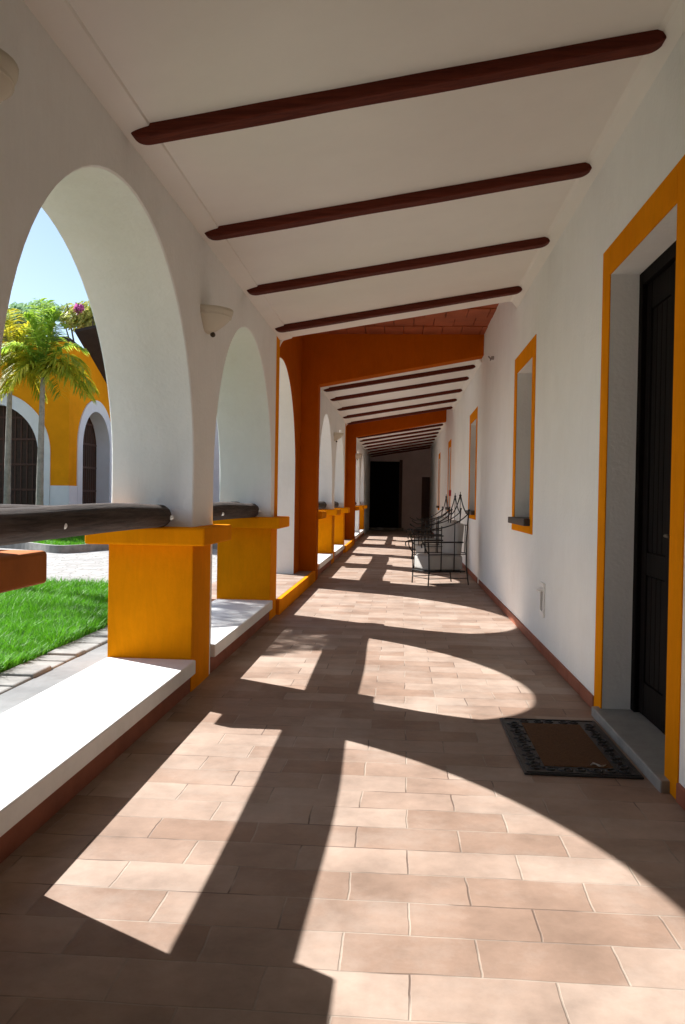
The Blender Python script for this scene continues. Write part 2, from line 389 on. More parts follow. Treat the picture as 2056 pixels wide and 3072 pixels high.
mb.build('orange_bay', M['orange_shade'], arc, True)
lining(20.25, 1.3, 1.5, XB-.006, XO+.006, 'arch_lining')
mb = MB(); wall_section(mb, XI, XO, 22.3, 34.2, 0, 3.02, [(24.0, 1.28, 1.35, 0), (26.95, 1.28, 1.35, 0)])
mb.build('white_section', M['white'], arc, True)

# pier bases with cap slabs
def pier_base(y0, y1, over=.17, capm='orange'):
    m = MB(); m.box(XO-.004, XI+.008, y0, y1, -.01, .905, .007, 3)
    o = m.build('pier_base', M['orange'], arc)
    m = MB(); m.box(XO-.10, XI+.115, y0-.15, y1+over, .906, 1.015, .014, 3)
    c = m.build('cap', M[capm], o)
PIERS = [(5.02, 5.50), (8.07, 8.47), (15.27, 15.87), (18.36, 18.70), (25.4, 25.7), (28.2, 28.6)]
for a, b in PIERS: pier_base(a, b)
pier_base(1.94, 2.44, .235, 'cap_shade')
pier_base(22.32, 22.9)
pier_base(12.38, 12.76)

# pilasters + lintels of the two bays
def lintel(y0, y1, label):
    e = empty('lintel', (0, y0, 2.9), label, 'lintel')
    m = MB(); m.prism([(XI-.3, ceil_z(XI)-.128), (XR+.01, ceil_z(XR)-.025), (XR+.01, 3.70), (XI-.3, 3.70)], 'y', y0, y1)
    m.build('beam_face', M['orange_shade'], e)
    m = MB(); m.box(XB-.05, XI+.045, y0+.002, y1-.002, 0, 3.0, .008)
    m.build('pilaster', M['orange_shade'], e)
lintel(12.06, 12.36, 'nearer shade-darkened orange lintel and pilaster spanning the corridor below the tiled bay')
lintel(22.0, 22.3, 'farther small orange lintel and pilaster across the corridor beyond the first')

# bay roofs of terracotta boards laid in courses
def bay_roof(y0, y1, z, label):
    e = empty('bay_roof', (0, (y0+y1)/2, z), label, 'roof')
    m = MB(); y = y1; k = 0
    while y > y0:
        yy = max(y-.53, y0-.1)
        x = -1.9+(.135 if k % 2 else 0)
        while x < XR+.3:
            dz = random.uniform(-.004, .004)
            m.box(x+.004, x+.266, yy+.006, y, z+.012*(k % 2)+dz, z+.04+.012*(k % 2)+dz, .003, 1)
            x += .27
        y = yy; k += 1
    m.build('terracotta_boards', M['tileboard'], e)
    m = MB(); m.box(-2.1, XR+.35, y0-.1, y1+.35, z+.055, z+.2); m.build('roof_deck', M['roof'], e)
    m = MB(); m.prism([(XB-.3, ceil_z(XB-.3)+.02), (XR+.3, ceil_z(XR+.3)+.02), (XR+.3, z+.05), (XB-.3, z+.05)], 'y', y0-.12, y0-.045); m.build('upstand', M['ceil'], e)
    return e
bay_roof(8.68, 12.06, 3.60, 'terracotta boarded ceiling raised over the nearer orange bay')
bay_roof(19.03, 22.0, 3.60, 'terracotta boarded ceiling raised over the farther orange bay')

# slabs between the piers
def kerb_slab(y0, y1, label, grp=None):
    e = empty('kerb_slab', (-1.5, (y0+y1)/2, 0), label, 'kerb', grp)
    m = MB(); m.box(-1.805, -1.243, y0, y1, .112, .200, .010, 3)
    m.build('slab', M['slab'], e)
    m = MB(); m.box(-1.78, -1.278, y0, y1, -.01, .111)
    m.build('skirting', M['terra_skirt'], e)
kerb_slab(1.90, 5.017, 'broad white slab sill under the nearest arch, lit by the sun')
kerb_slab(5.555, 8.066, 'white slab sill under the second arch between two orange pier bases')
kerb_slab(12.765, 15.265, 'white slab sill of the first arch past the big orange lintel', 'distant slab sills')
kerb_slab(15.875, 18.355, 'white slab sill of the second arch past the big orange lintel', 'distant slab sills')
kerb_slab(22.905, 25.395, 'white slab sill at the dim far end of the arcade', 'slab sills at the far end')
kerb_slab(25.705, 28.195, 'white slab sill at the dim far end of the arcade', 'slab sills at the far end')

# landings of the bays (no rail, step down to the garden)
def landing(y0, y1, label):
    e = empty('landing_step', (-1.5, (y0+y1)/2, 0), label, 'step')
    m = MB(); m.box(-1.285, -1.235, y0, y1, -.01, .150, .006); m.build('orange_edge', M['orange'], e)
    m = MB(); m.box(-2.30, -1.287, y0, y1, -.01, .148, .006); m.build('tread', M['floor'], e)
landing(8.475, 12.058, 'orange edged tiled step in the nearer orange bay')
landing(18.705, 21.998, 'orange edged tiled step in the farther orange bay')

# ------------------------------------------------------------------ ceiling beams
def beam_mesh():
    m = MB(); t = bmesh.new(); n = 46
    xl, xr = -1.262, XR-.012
    hw, hd = .050, .063
    rings = []
    for k in range(n+1):
        u = k/n; u = u-.11*math.sin(4*math.pi*u)/(4*math.pi)*0+0; e_ = .12/(xr-xl)
        if k <= 12: u = e_*(1-math.cos(k/12*math.pi/2))
        elif k >= n-12: u = 1-e_*(1-math.cos((n-k)/12*math.pi/2))
        else: u = e_+(1-2*e_)*(k-12)/(n-24)
        x = xl+(xr-xl)*u
        # rounded nose at both ends
        d = min(x-xl, xr-x); f = 1.0
        if d < .10: f = max(.02, max(0.0, 1-(1-d/.10)**2.6)**.5)
        w = hw*(.42+.58*f)*(1+.03*math.sin(9*x+1)); h = hd*f*(1+.02*math.sin(6*x))
        z = ceil_z(x, False)+.006
        c = .007
        prof = [(-w, 0), (-w, -h+c), (-w+c, -h), (w-c, -h), (w, -h+c), (w, 0)]
        rings.append([t.verts.new((x, p[0], z+min(0.004, p[1]))) for p in prof])
    for a, b in zip(rings, rings[1:]):
        for i in range(5): t.faces.new((a[i], b[i], b[i+1], a[i+1]))
    t.faces.new(rings[0]); t.faces.new(rings[-1][::-1])
    bmesh.ops.recalc_face_normals(t, faces=t.faces[:])
    m.merge(t)
    return m
BY = [(.95, None), (2.36, None),
      (3.74, 'dark red brown ceiling beam nearest the camera, longest of all'), (5.15, 'second dark brown ceiling beam from the camera'),
      (6.56, 'third dark brown ceiling beam from the camera'), (8.03, 'fourth dark brown ceiling beam, just before the tiled bay'),
      (13.02, 'first dark beam past the big orange lintel'), (14.25, 'second dark beam past the big orange lintel'),
      (15.8, 'third dark beam past the big orange lintel'), (17.3, 'fourth dark beam past the big orange lintel'), (18.72, 'fifth dark beam past the big orange lintel, before the small lintel'),
      (22.9, 0), (24.2, 0), (25.6, 0), (27.0, 0), (28.4, 0), (29.9, 0), (31.4, 0), (32.8, 0)]
b0 = None
for y, lab in BY:
    if lab is None: continue
    if b0 is None: o = b0 = beam_mesh().build('ceiling_beam', M['beam'])
    else: o = b0.copy(); COL.objects.link(o)
    o.location = (0, y, .07 if y > 10 else 0)
    if lab: tag(o, lab, 'beam', 'dark ceiling beams')
    else: tag(o, 'dark beam in the dim ceiling past the small far lintel', 'beam', 'beams in the dim far end')

# ------------------------------------------------------------------ log rails
def log_mesh(y0, y1, r, seed):
    rnd = random.Random(seed); t = bmesh.new(); n = 20; k = 36; rings = []
    for i in range(k+1):
        u = i/k; y = y0+(y1-y0)*u
        e = min(u, 1-u)*(y1-y0)
        f = 1.0 if e > .035 else .72+.28*math.sqrt(max(0, 1-(1-e/.035)**2))
        rr = r*f*(1+.03*math.sin(3.1*y+seed)); ox = .008*math.sin(1.7*y+seed*2); oz = .006*math.sin(2.3*y+seed)
        rings.append([t.verts.new((ox+rr*math.cos(2*math.pi*j/n)*(1+.02*math.sin(3*j+seed)), y, oz+rr*math.sin(2*math.pi*j/n)*(1+.02*math.cos(5*j)))) for j in range(n)])
    for a, b in zip(rings, rings[1:]):
        for j in range(n):
            f = t.faces.new((a[j], a[(j+1) % n], b[(j+1) % n], b[j])); f.smooth = True
    t.faces.new(rings[0]); t.faces.new(rings[-1][::-1])
    bmesh.ops.recalc_face_normals(t, faces=t.faces[:])
    m = MB(); m.merge(t); return m
def log_rail(y0, y1, seed, label, inner=True, grp=None):
    r = .069; x = -1.445 if inner else -1.60
    e = empty('log_rail', (x, (y0+y1)/2, 1.085), label, 'rail', grp)
    o = log_mesh(y0-(y0+y1)/2, y1-(y0+y1)/2, r, seed).build('log', M['log']); o.parent = e
    if inner:
        for yb in (y1-.09, y0+.75):
            m = MB(); t = bmesh.new(); bmesh.ops.create_uvsphere(t, u_segments=10, v_segments=6, radius=.015)
            m.merge(t, Matrix.Translation((r*.97, yb-(y0+y1)/2, -.012)))
            b = m.build('bolt', M['plastic']); b.parent = e
log_rail(2.56, 5.00, 1, 'thick dark log rail across the nearest arch, with pale bolts')
log_rail(2.56, 5.00, 4, 'outer dark log rail behind the thick log of the nearest arch', False)
log_rail(5.58, 8.08, 2, 'short looking dark log rail across the second arch')
log_rail(5.58, 8.08, 5, 'outer dark log rail behind the log of the second arch', False)
log_rail(12.77, 15.27, 6, 'far log rail end above the first orange base past the big lintel')
log_rail(12.77, 15.27, 6, 'outer far log rail of the first arch past the big lintel', False)
log_rail(15.88, 18.37, 7, 'far log rail end above the second orange base past the big lintel')
log_rail(15.88, 18.37, 7, 'outer far log rail of the second arch past the big lintel', False)
log_rail(22.9, 25.4, 9, 'log rail at the dim far end of the arcade', True, 'log rails at the far end')
log_rail(25.7, 28.2, 10, 'log rail at the dim far end of the arcade', True, 'log rails at the far end')

# ------------------------------------------------------------------ house wall (right)
house = empty('house_wall', (XR, 6, 0), 'white house wall on the right with an orange framed door and windows', 'wall')
XT = XR+.34   # back of the wall
DOOR = (3.60, 4.73, .0, 2.475)
WINS = [(7.47, 8.47, 1.05, 2.495), (13.0, 14.1, 1.05, 2.495), (19.75, 20.6, 1.05, 2.495), (25.2, 26.0, 1.05, 2.495)]
def wall_with_holes(y0, y1, z0, z1, holes, x, xb, depth):
    m = MB(); holes = sorted(holes); cur = y0
    for (a, b, c, d) in holes:
        m.quad([(x, cur, z0), (x, a, z0), (x, a, z1), (x, cur, z1)][::-1])
        if c > z0: m.quad([(x, a, z0), (x, b, z0), (x, b, c), (x, a, c)][::-1])
        m.quad([(x, a, d), (x, b, d), (x, b, z1), (x, a, z1)][::-1])
        X2 = x+depth
        m.quad([(x, a, c), (X2, a, c), (X2, a, d), (x, a, d)]); m.quad([(x, b, c), (x, b, d), (X2, b, d), (X2, b, c)])
        m.quad([(x, a, d), (X2, a, d), (X2, b, d), (x, b, d)]); m.quad([(x, a, c), (x, b, c), (X2, b, c), (X2, a, c)])
        m.quad([(X2, a, c), (X2, b, c), (X2, b, d), (X2, a, d)])
        cur = b
    m.quad([(x, cur, z0), (x, y1, z0), (x, y1, z1), (x, cur, z1)][::-1])
    m.quad([(xb, y0, z0), (xb, y1, z0), (xb, y1, z1), (xb, y0, z1)])
    m.quad([(x, y0, z1), (x, y1, z1), (xb, y1, z1), (xb, y0, z1)])
    m.quad([(x, y0, z0), (xb, y0, z0), (xb, y0, z1), (x, y0, z1)])
    return m
m = wall_with_holes(-3.2, 34.2, 0, 3.80, [DOOR]+WINS, XR, XT, .30)
m.build('wall', M['white'], house, False)
# skirting of terracotta tiles
for a, b in ((-3.2, 3.43), (4.90, 12.06), (12.36, 22.0), (22.3, 33.4)):
    y = a; m = MB()
    while y < b-.02:
        e_ = min(y+.36, b); m.box(XR-.013, XR+.01, y+.001, e_-.001, .0, .078, .003, 1); y = e_
    m.build('skirting', M['terra_skirt'], house)
def frame(y0, y1, z0, z1, w, wt, wb, name):
    """flat painted surround, 6 mm proud of the wall"""
    m = MB(); xa, xb = XR-.007, XR+.004
    m.box(xa, xb, y0-w, y0, z0-wb if wb else z0, z1+wt, .003, 1)
    m.box(xa, xb, y1, y1+w, z0-wb if wb else z0, z1+wt, .003, 1)
    m.box(xa, xb, y0+.0005, y1-.0005, z1, z1+wt-.0005, .003, 1)
    if wb: m.box(xa, xb, y0+.0005, y1-.0005, z0-wb+.0005, z0, .003, 1)
    m.build(name, M['orange'], house)
frame(DOOR[0], DOOR[1], 0.0, DOOR[3], .165, .165, 0, 'door_surround')
# door
XD = XR+.185
m = MB()
for a, b in ((DOOR[0], DOOR[0]+.07), (DOOR[1]-.07, DOOR[1])): m.box(XD-.03, XD+.05, a+.001, b, .055, DOOR[3]-.001, .004)
m.box(XD-.03, XD+.05, DOOR[0]+.0705, DOOR[1]-.0705, DOOR[3]-.075, DOOR[3]-.001, .004)
dframe = m.build('door_frame', M['doorwood'], house)
ymid = (DOOR[0]+DOOR[1])/2
for a, b in ((DOOR[0]+.072, ymid-.002), (ymid+.002, DOOR[1]-.072)):
    m = MB(); m.box(XD+.01, XD+.045, a, b, .06, DOOR[3]-.078, .003)
    for c, d in ((a+.0, a+.085), (b-.085, b)): m.box(XD-.006, XD+.0095, c, d, .06, DOOR[3]-.078, .004)
    for c, d in ((.06, .24), (.82, .94), (2.25, DOOR[3]-.078)): m.box(XD-.004, XD+.0095, a+.0855, b-.0855, c, d, .004)
    for k in range(4):
        w = (b-a-.171)/4; m.box(XD+.002, XD+.0095, a+.0855+k*w+.003, a+.0855+(k+1)*w-.003, .245, .815, .003, 1)
        m.box(XD+.002, XD+.0095, a+.0855+k*w+.003, a+.0855+(k+1)*w-.003, .945, 2.245, .003, 1)
    d = m.build('door_leaf', M['doorwood'], house)
    if a < ymid-.1:
        m = MB(); m.tube([(XD-.004, ymid-.05, 1.05), (XD-.05, ymid-.05, 1.05), (XD-.055, ymid-.14, 1.05)], .009); m.box(XD-.012, XD-.0065, ymid-.072, ymid-.030, .95, 1.14, .003, 1)
        m.build('handle', M['brass'], d)
m = MB(); m.box(XR-.045, XD+.06, DOOR[0]-.075, DOOR[1]+.055, -.005, .052, .006)
m.build('door_sill', M['stone'], house)
# windows
for i, (a, b, c, d) in enumerate(WINS):
    frame(a, b, c-.055, d, .165, .165, .075, 'window_surround')
    m = MB(); xw = XR+.19
    for p, q_ in ((a+.001, a+.065), (b-.065, b-.001)): m.box(xw, xw+.05, p, q_, c+.001, d-.001, .004)
    m.box(xw, xw+.05, a+.0655, b-.0655, d-.065, d-.001, .004); m.box(xw, xw+.05, a+.0655, b-.0655, c+.001, c+.065, .004)
    w = m.build('window_frame', M['shutter'], house)
    mid = (a+b)/2
    for p, q_ in ((a+.067, mid-.003), (mid+.003, b-.067)):
        m = MB(); m.box(xw+.012, xw+.02, p, q_, c+.067, d-.067)
        zz = c+.08
        while zz < d-.1:
            m.prism([(xw-.004, zz), (xw+.010, zz+.028), (xw+.0115, zz+.028), (xw+.0115, zz-.002)], 'y', p+.04, q_-.04); zz += .04
        for s1, s2 in ((p, p+.04), (q_-.04, q_)): m.box(xw-.006, xw+.0115, s1+.0005, s2-.0005, c+.067, d-.067, .003, 1)
        m.build('shutter', M['shutter'], w)
    m = MB(); m.box(XR-.062, XR+.188, a-.045, b+.045, c-.058, c+.004, .006)
    m.build('window_sill', M['darkstone'], house)

# ------------------------------------------------------------------ far end
end = empty('end_wall', (0, 33.4, 0), 'dim brown wall closing the far end of the corridor, with a dark door', 'wall')
m = MB(); m.box(XI-.1, XR+.1, 33.4, 33.6, 0, 3.4); m.build('wall', M['endpaint'], end)
m = MB(); m.box(-1.27, -.10, 33.36, 33.398, 0, 2.75, .005); dd = m.build('door', M['doorwood'], end)
m = MB(); m.box(-.098, .02, 33.345, 33.398, 0, 2.82, .005); m.build('door_post', M['shutter'], end)
m = MB(); m.box(.80, 1.12, 33.36, 33.398, 0, 2.15, .005); m.build('side_door', M['shutter'], end)
m = MB(); m.box(-1.27, .10, 32.9, 33.33, 0, .10, .01); m.build('door_step', M['kerb'], end)
m = MB(); m.box(XI-.1, XR+.1, -3.2, -3.0, 0, 3.4)
tag(m.build('back_wall', M['doorwood']), 'unseen wall closing the corridor behind the camera, made dark to cut bounce light', 'wall')  # out of view, dark finish chosen to reduce light bouncing into the near corridor

# ------------------------------------------------------------------ sconces
def sconce(loc):
    e = empty('wall_sconce', loc, '', 'lamp', 'ceramic wall sconces')
    m = MB(); W, H, D = .265, .145, .175
    n = 18; rows = []
    for j in range(9):
        v = j/8; s_ = math.sin(min(1, .30+.70*(v**.6))*math.pi/2)
        w = W*(.26+.74*math.sin(v*math.pi/2)**.9); dpt = D*(.24+.76*math.sin(v*math.pi/2)**.9); z = -H/2+H*v
        rows.append([m.bm.verts.new((dpt*math.sin(math.pi*k/n), w*.62*-math.cos(math.pi*k/n), z)) for k in range(n+1)])
    for a, b in zip(rows, rows[1:]):
        for k in range(n):
            f = m.bm.faces.new((a[k], a[k+1], b[k+1], b[k])); f.smooth = True
    m.bm.faces.new(rows[0][::-1])
    inner = [m.bm.verts.new(v.co+Vector((-.012*math.sin(math.pi*k/n), .012*math.cos(math.pi*k/n)*.6, 0))) for k, v in enumerate(rows[-1])]
    low = [m.bm.verts.new(v.co+Vector((0, 0, -.05))) for v in inner]
    for k in range(n):
        m.bm.faces.new((rows[-1][k], rows[-1][k+1], inner[k+1], inner[k])); m.bm.faces.new((inner[k], inner[k+1], low[k+1], low[k]))
    m.bm.faces.new(low)
    o = m.build('bowl', M['ceramic']); o.parent = e
    m = MB(); t = bmesh.new(); bmesh.ops.create_uvsphere(t, u_segments=10, v_segments=8, radius=.017); m.merge(t, Matrix.Translation((.045, 0, -H/2-.012)))
    k = m.build('knob', M['brass']); k.parent = e
    return e
s0 = sconce((XI, 5.31, 2.335)); s0['label'] = 'cream half bowl sconce on the white pier between the two nearest arches'
for loc, lab in (((XI, 2.27, 2.345), 'cream half bowl sconce cut off by the left edge of the photo'),
                 ((XI, 15.55, 2.37), 'small distant cream sconce on the white pier past the big lintel'),
                 ((XI+.045, 22.12, 2.35), 'tiny cream sconce on the farther orange pilaster')):
    c = copy_tree(s0, loc); c['label'] = lab; c['kind'] = 'thing'

# ------------------------------------------------------------------ small wall fittings
e = empty('step_light', (XR, 6.70, .43), 'white louvred light set low in the right wall beyond the door', 'light')
m = MB(); 
for a, b, c, d in ((-.085, .085, .10, .135), (-.085, .085, -.135, -.09), (-.085, -.06, -.09, .10), (.06, .085, -.09, .10)):
    m.box(-.016, .002, a, b, c, d, .004)
o = m.build('cover', M['plastic']); o.parent = e
m = MB(); m.box(-.004, .0015, -.0595, .0595, -.0895, .0995); o = m.build('backplate', M['grille']); o.parent = e
m = MB(); m.prism([(-.05, .075), (-.004, .10), (-.004, .07), (-.045, .062)], 'y', -.0594, .0594); o = m.build('hood', M['plastic']); o.parent = e
e = empty('wall_bracket', (XR, 10.7, 3.03), 'small grey metal fitting high on the right wall before the orange lintel', 'bracket')
m = MB(); m.tube([(0, 0, 0), (-.04, .0, -.01), (-.06, .07, .03)], .009); m.tube([(-.04, 0, -.01), (-.05, -.08, -.04)], .009)
o = m.build('arm', M['grille']); o.parent = e
m = MB(); m.lathe([(0, -.02), (.035, -.02), (.035, .02), (0, .02)], (0, 0, 0), 12); o = m.build('mount', M['grille']); o.parent = e
m = MB(); m.box(XR-.05, XR-.001, 19.30, 19.40, 1.32, 1.46, .01)
origin_to(tag(m.build('alarm_box', M['red']), 'tiny red box on the right wall behind the iron chairs', 'box'), (XR, 19.36, 1.39))

# ------------------------------------------------------------------ doormat
e = empty('doormat', (.815, 4.14, 0), 'brown doormat with a moulded black rubber border before the door', 'doormat')
mx0, mx1, my0, my1 = -.255, .262, -.455, .475
m = MB(); m.box(mx0, mx1, my0, my1, .001, .011, .004)
bw = .105
m.box(mx0+.012, mx1-.012, my0+.012, my0+.022, .011, .015); m.box(mx0+.012, mx1-.012, my1-.022, my1-.012, .011, .015)
m.box(mx0+.012, mx0+.022, my0+.023, my1-.023, .011, .015); m.box(mx1-.022, mx1-.012, my0+.023, my1-.023, .011, .015)
def scroll(cx, cy, ang, s):
    pts = []
    for k in range(15):
        a = k/14*2.2*math.pi; r = s*(1-.75*k/14)
        pts.append((cx+r*math.cos(a+ang), cy+r*math.sin(a+ang), .0125))
    m.tube(pts, .0055, 5)
y = my0+.07; i = 0
while y < my1-.05:
    scroll(mx0+.062, y, i*math.pi, .036); scroll(mx1-.062, y, i*math.pi+1, .036); y += .068; i += 1
x = mx0+.13; i = 0
while x < mx1-.1:
    scroll(x, my0+.062, i*math.pi, .034); scroll(x, my1-.062, i*math.pi+1, .034); x += .066; i += 1
o = m.build('rubber_border', M['rubber']); o.parent = e
m = MB(); m.box(mx0+bw, mx1-bw, my0+bw, my1-bw, .010, .0155, .002)
o = m.build('coir_panel', M['coir']); o.parent = e
m = MB(); pts = [(.06+.012*k, -.33+.014*math.sin(k*1.3), .018+.003*math.sin(k)) for k in range(7)]
m.tube(pts, [.002, .005, .003, .005, .004, .004, .001], 6)
tag(m.build('leaf_scrap', M['cushion']), 'small pale scrap of leaf lying on the brown doormat', 'leaf').location = (.815, 4.14, 0)

# ------------------------------------------------------------------ iron armchairs
def bez(p0, p1, p2, n=10):
    p0, p1, p2 = Vector(p0), Vector(p1), Vector(p2)
    return [p0*(1-t)**2+p1*2*t*(1-t)+p2*t*t for t in [k/n for k in range(n+1)]]
def armchair():
    e = empty('iron_armchair', (0, 0, 0), '', 'chair', 'wrought iron armchairs')
    r = .0085; W = .25; F = -.30; B = .30
    def part(name, fn):
        m = MB(); fn(m); o = m.build(name, M['iron']); o.parent = e; return o
    for y in (-W, W):
        part('leg', lambda m: m.tube([(F, y, 0), (F+.01, y, .2), (F, y, .5), (F-.01, y, .62)], r*1.15))
        part('leg', lambda m: m.tube([(B+.05, y, 0), (B+.01, y, .25), (B, y, .6), (B+.03, y, 1.0), (B+.035, y, 1.07)], r*1.15))
        def arm(m):
            m.tube(bez((B+.03, y, 1.03), (B-.16, y, .83), (F+.05, y, .80))+[Vector((F-.03, y, .84)), Vector((F-.05, y, .86))], r)
            m.box(F-.07, B-.05, y-.022, y+.022, .606, .626, .006)
            m.tube(bez((F-.07, y, .615), (F-.14, y, .60), (F-.11, y, .54)), r)
            m.tube(bez((F, y, .45), (F-.09, y, .55), (F-.06, y, .61)), r)
            for x, zt in ((-.10, .845), (.11, .905)):
                m.tube([(x, y, .19), (x, y, zt)], r*.85, 6)
            m.tube([(F, y, .44), (B, y, .44)], r*.75, 6)
        part('armrest', arm)
    def back(m):
        for s in (-1, 1): m.tube(bez((B+.03, s*W, 1.0), (B+.03, s*W*.45, 1.05), (B+.035, s*.015, 1.27), 12), r)
        m.tube([(B+.035, 0, .42), (B+.035, 0, 1.34)], [r*.8, r*.6], 6)
        m.tube([(B+.02, -W, .86), (B+.02, W, .86)], r*.8); m.tube([(B, -W, .46), (B, W, .46)], r*.8)
        for k in (-2, -1, 1, 2): m.tube([(B+.01, k*.095, .46), (B+.02, k*.095, .86)], r*.7, 6)
        for y in (-W, W):
            t = bmesh.new(); bmesh.ops.create_uvsphere(t, u_segments=8, v_segments=6, radius=.016); m.merge(t, Matrix.Translation((B+.036, y, 1.075)))
        t = bmesh.new(); bmesh.ops.create_uvsphere(t, u_segments=8, v_segments=6, radius=.02); m.merge(t, Matrix.Translation((B+.035, 0, 1.285)))
    part('backrest', back)
    def seat(m):
        m.box(F, B, -W, W, .188, .205, .004)
        m.tube([(F, -W, .10), (F, W, .10)], r*.7, 6); m.tube([(F, -W, .1), (B+.03, -W, .1)], r*.7, 6); m.tube([(F, W, .1), (B+.03, W, .1)], r*.7, 6)
    part('seat_frame', seat)
    return e
def cushion_mesh():
    m = MB(); t = bmesh.new(); bmesh.ops.create_cube(t, size=1)
    for v in t.verts: v.co = Vector((v.co.x*.56, v.co.y*.47, v.co.z*.215))
    bmesh.ops.bevel(t, geom=t.edges[:], offset=.05, segments=4, affect='EDGES', profile=.6)
    bmesh.ops.subdivide_edges(t, edges=t.edges[:], cuts=1)
    for v in t.verts:
        v.co.z += .012*math.sin(v.co.x*9)*math.cos(v.co.y*8)+.012*(1-(v.co.x/.3)**2)*(1 if v.co.z > 0 else 0)
    for f in t.faces: f.smooth = True
    m.merge(t); return m
def back_cushion_mesh():
    m = MB(); t = bmesh.new(); bmesh.ops.create_cube(t, size=1)
    for v in t.verts: v.co = Vector((v.co.x*.10, v.co.y*.43, v.co.z*.46))
    bmesh.ops.bevel(t, geom=t.edges[:], offset=.035, segments=3, affect='EDGES', profile=.6)
    for f in t.faces: f.smooth = True
    m.merge(t); return m
CH = [((.555, 12.08, 0), R_(26), 'nearest wrought iron armchair with peaked back in front of the wall', 'pale seat cushion of the nearest iron armchair', 'pale back cushion of the nearest iron armchair'),
      ((.60, 14.2, 0), R_(20), 'middle wrought iron armchair, second from the camera', 'pale seat cushion of the middle iron armchair', 'pale back cushion of the middle iron armchair'),
      ((.58, 16.9, 0), R_(14), 'farthest wrought iron armchair, third from the camera', 'pale seat cushion of the farthest iron armchair', 'pale back cushion of the farthest iron armchair')]
ch0 = armchair(); cu0 = cushion_mesh().build('seat_cushion', M['cushion']); bc0 = back_cushion_mesh().build('back_cushion', M['cushion'])
for i, (loc, rz, la, lb, lc) in enumerate(CH):
    if i == 0: c, u, k = ch0, cu0, bc0; c.location = loc; c.rotation_euler = (0, 0, rz)
    else:
        c = copy_tree(ch0, loc, rz); u = cu0.copy(); COL.objects.link(u); k = bc0.copy(); COL.objects.link(k)
    c['label'] = la; tag(u, lb, 'cushion', 'armchair seat cushions'); tag(k, lc, 'cushion', 'armchair back cushions')
    Rz = Matrix.Rotation(rz, 4, 'Z')
    u.location = Vector(loc)+Rz@Vector((-.01, 0, .318)); u.rotation_euler = (0, 0, rz)
    k.location = Vector(loc)+Rz@Vector((.225, 0, .655)); k.rotation_euler = (0, R_(6), rz)

# dim plant in the far end
def leaf_cloud(m, c, rad, n, size, rnd, shape=1.0, lo=-1.0):
    for _ in range(n):
        while True:
            p = Vector((rnd.uniform(-1, 1), rnd.uniform(-1, 1), rnd.uniform(lo, 1)))
            if .25 < p.length < 1: break
        clump = .75+.35*math.sin(p.x*5+c[0])*math.sin(p.y*6+1)*math.sin(p.z*5+2)
        p = Vector((p.x*rad[0], p.y*rad[1], p.z*rad[2]))*clump+Vector(c)
        d = Vector((rnd.gauss(0, 1), rnd.gauss(0, 1), rnd.gauss(0, .8))).normalized(); u = d.orthogonal().normalized()
        w = d.cross(u); s = size*rnd.uniform(.6, 1.4)
        a, b = u*s, w*s*.45
        m.quad([p-a, p-b*.9, p+a, p+b])
rnd = random.Random(5)

# ------------------------------------------------------------------ courtyard
m = MB(); m.box(-40, -2.36, 2.0, 9.62, -.2, GZ)
struct(m.build('lawn', M['soil']))
m = MB(); m.box(-2.16, -1.88, -4, 40, -.2, GZ+.006)
struct(m.build('path', M['paving']))
m = MB(); m.box(-40, -2.36, 9.625, 40, -.2, GZ+.004)
struct(m.build('courtyard', M['setts']))
# edging stones beside the near lawn
m = MB(); y = 0.0; rnd = random.Random(3)
while y < 9.3:
    l = rnd.uniform(.16, .30); m.box(-2.40+rnd.uniform(-.03, .02), -2.165+rnd.uniform(-.008, 0), y, y+l-.012, 0, GZ+.022+rnd.uniform(-.008, .008), .012, 2); y += l
tag(m.build('lawn_edging', M['kerb']), 'row of rough grey edging stones between the near lawn and the path', 'kerb')
# far lawn with wavy kerb
wave = [(-14, 17.6), (-11.5, 17.0), (-9.6, 16.7), (-8.3, 16.35), (-7.4, 15.9), (-6.6, 15.2), (-6.25, 15.25), (-5.9, 16.3), (-5.5, 17.0), (-4.6, 17.3), (-3.4, 17.3)]
sm = []
for i in range(len(wave)-1):
    p0 = Vector(wave[max(i-1, 0)]); p1 = Vector(wave[i]); p2 = Vector(wave[i+1]); p3 = Vector(wave[min(i+2, len(wave)-1)])
    for k in range(6):
        t = k/6; sm.append(.5*((2*p1)+(p2-p0)*t+(2*p0-5*p1+4*p2-p3)*t*t+(3*p1-p0-3*p2+p3)*t**3))
m = MB()
for a, b in zip(sm, sm[1:]):
    m.quad([(a.x, a.y, GZ+.008), (b.x, b.y, GZ+.008), (b.x, 24.5, GZ+.008), (a.x, 24.5, GZ+.008)])
struct(m.build('far_lawn', M['soil']))
m = MB()
for a, b in zip(sm, sm[1:]):
    m.quad([(a.x, a.y, 0), (b.x, b.y, 0), (b.x, b.y, .25), (a.x, a.y, .25)])
    m.quad([(a.x, a.y, .25), (b.x, b.y, .25), (b.x, b.y+.13, .25), (a.x, a.y+.13, .25)])
    m.quad([(a.x, a.y+.13, .25), (b.x, b.y+.13, .25), (b.x, b.y+.13, 0), (a.x, a.y+.13, 0)])
tag(m.build('garden_kerb', M['kerb'], None, True), 'wavy grey kerb round the far lawn', 'kerb')
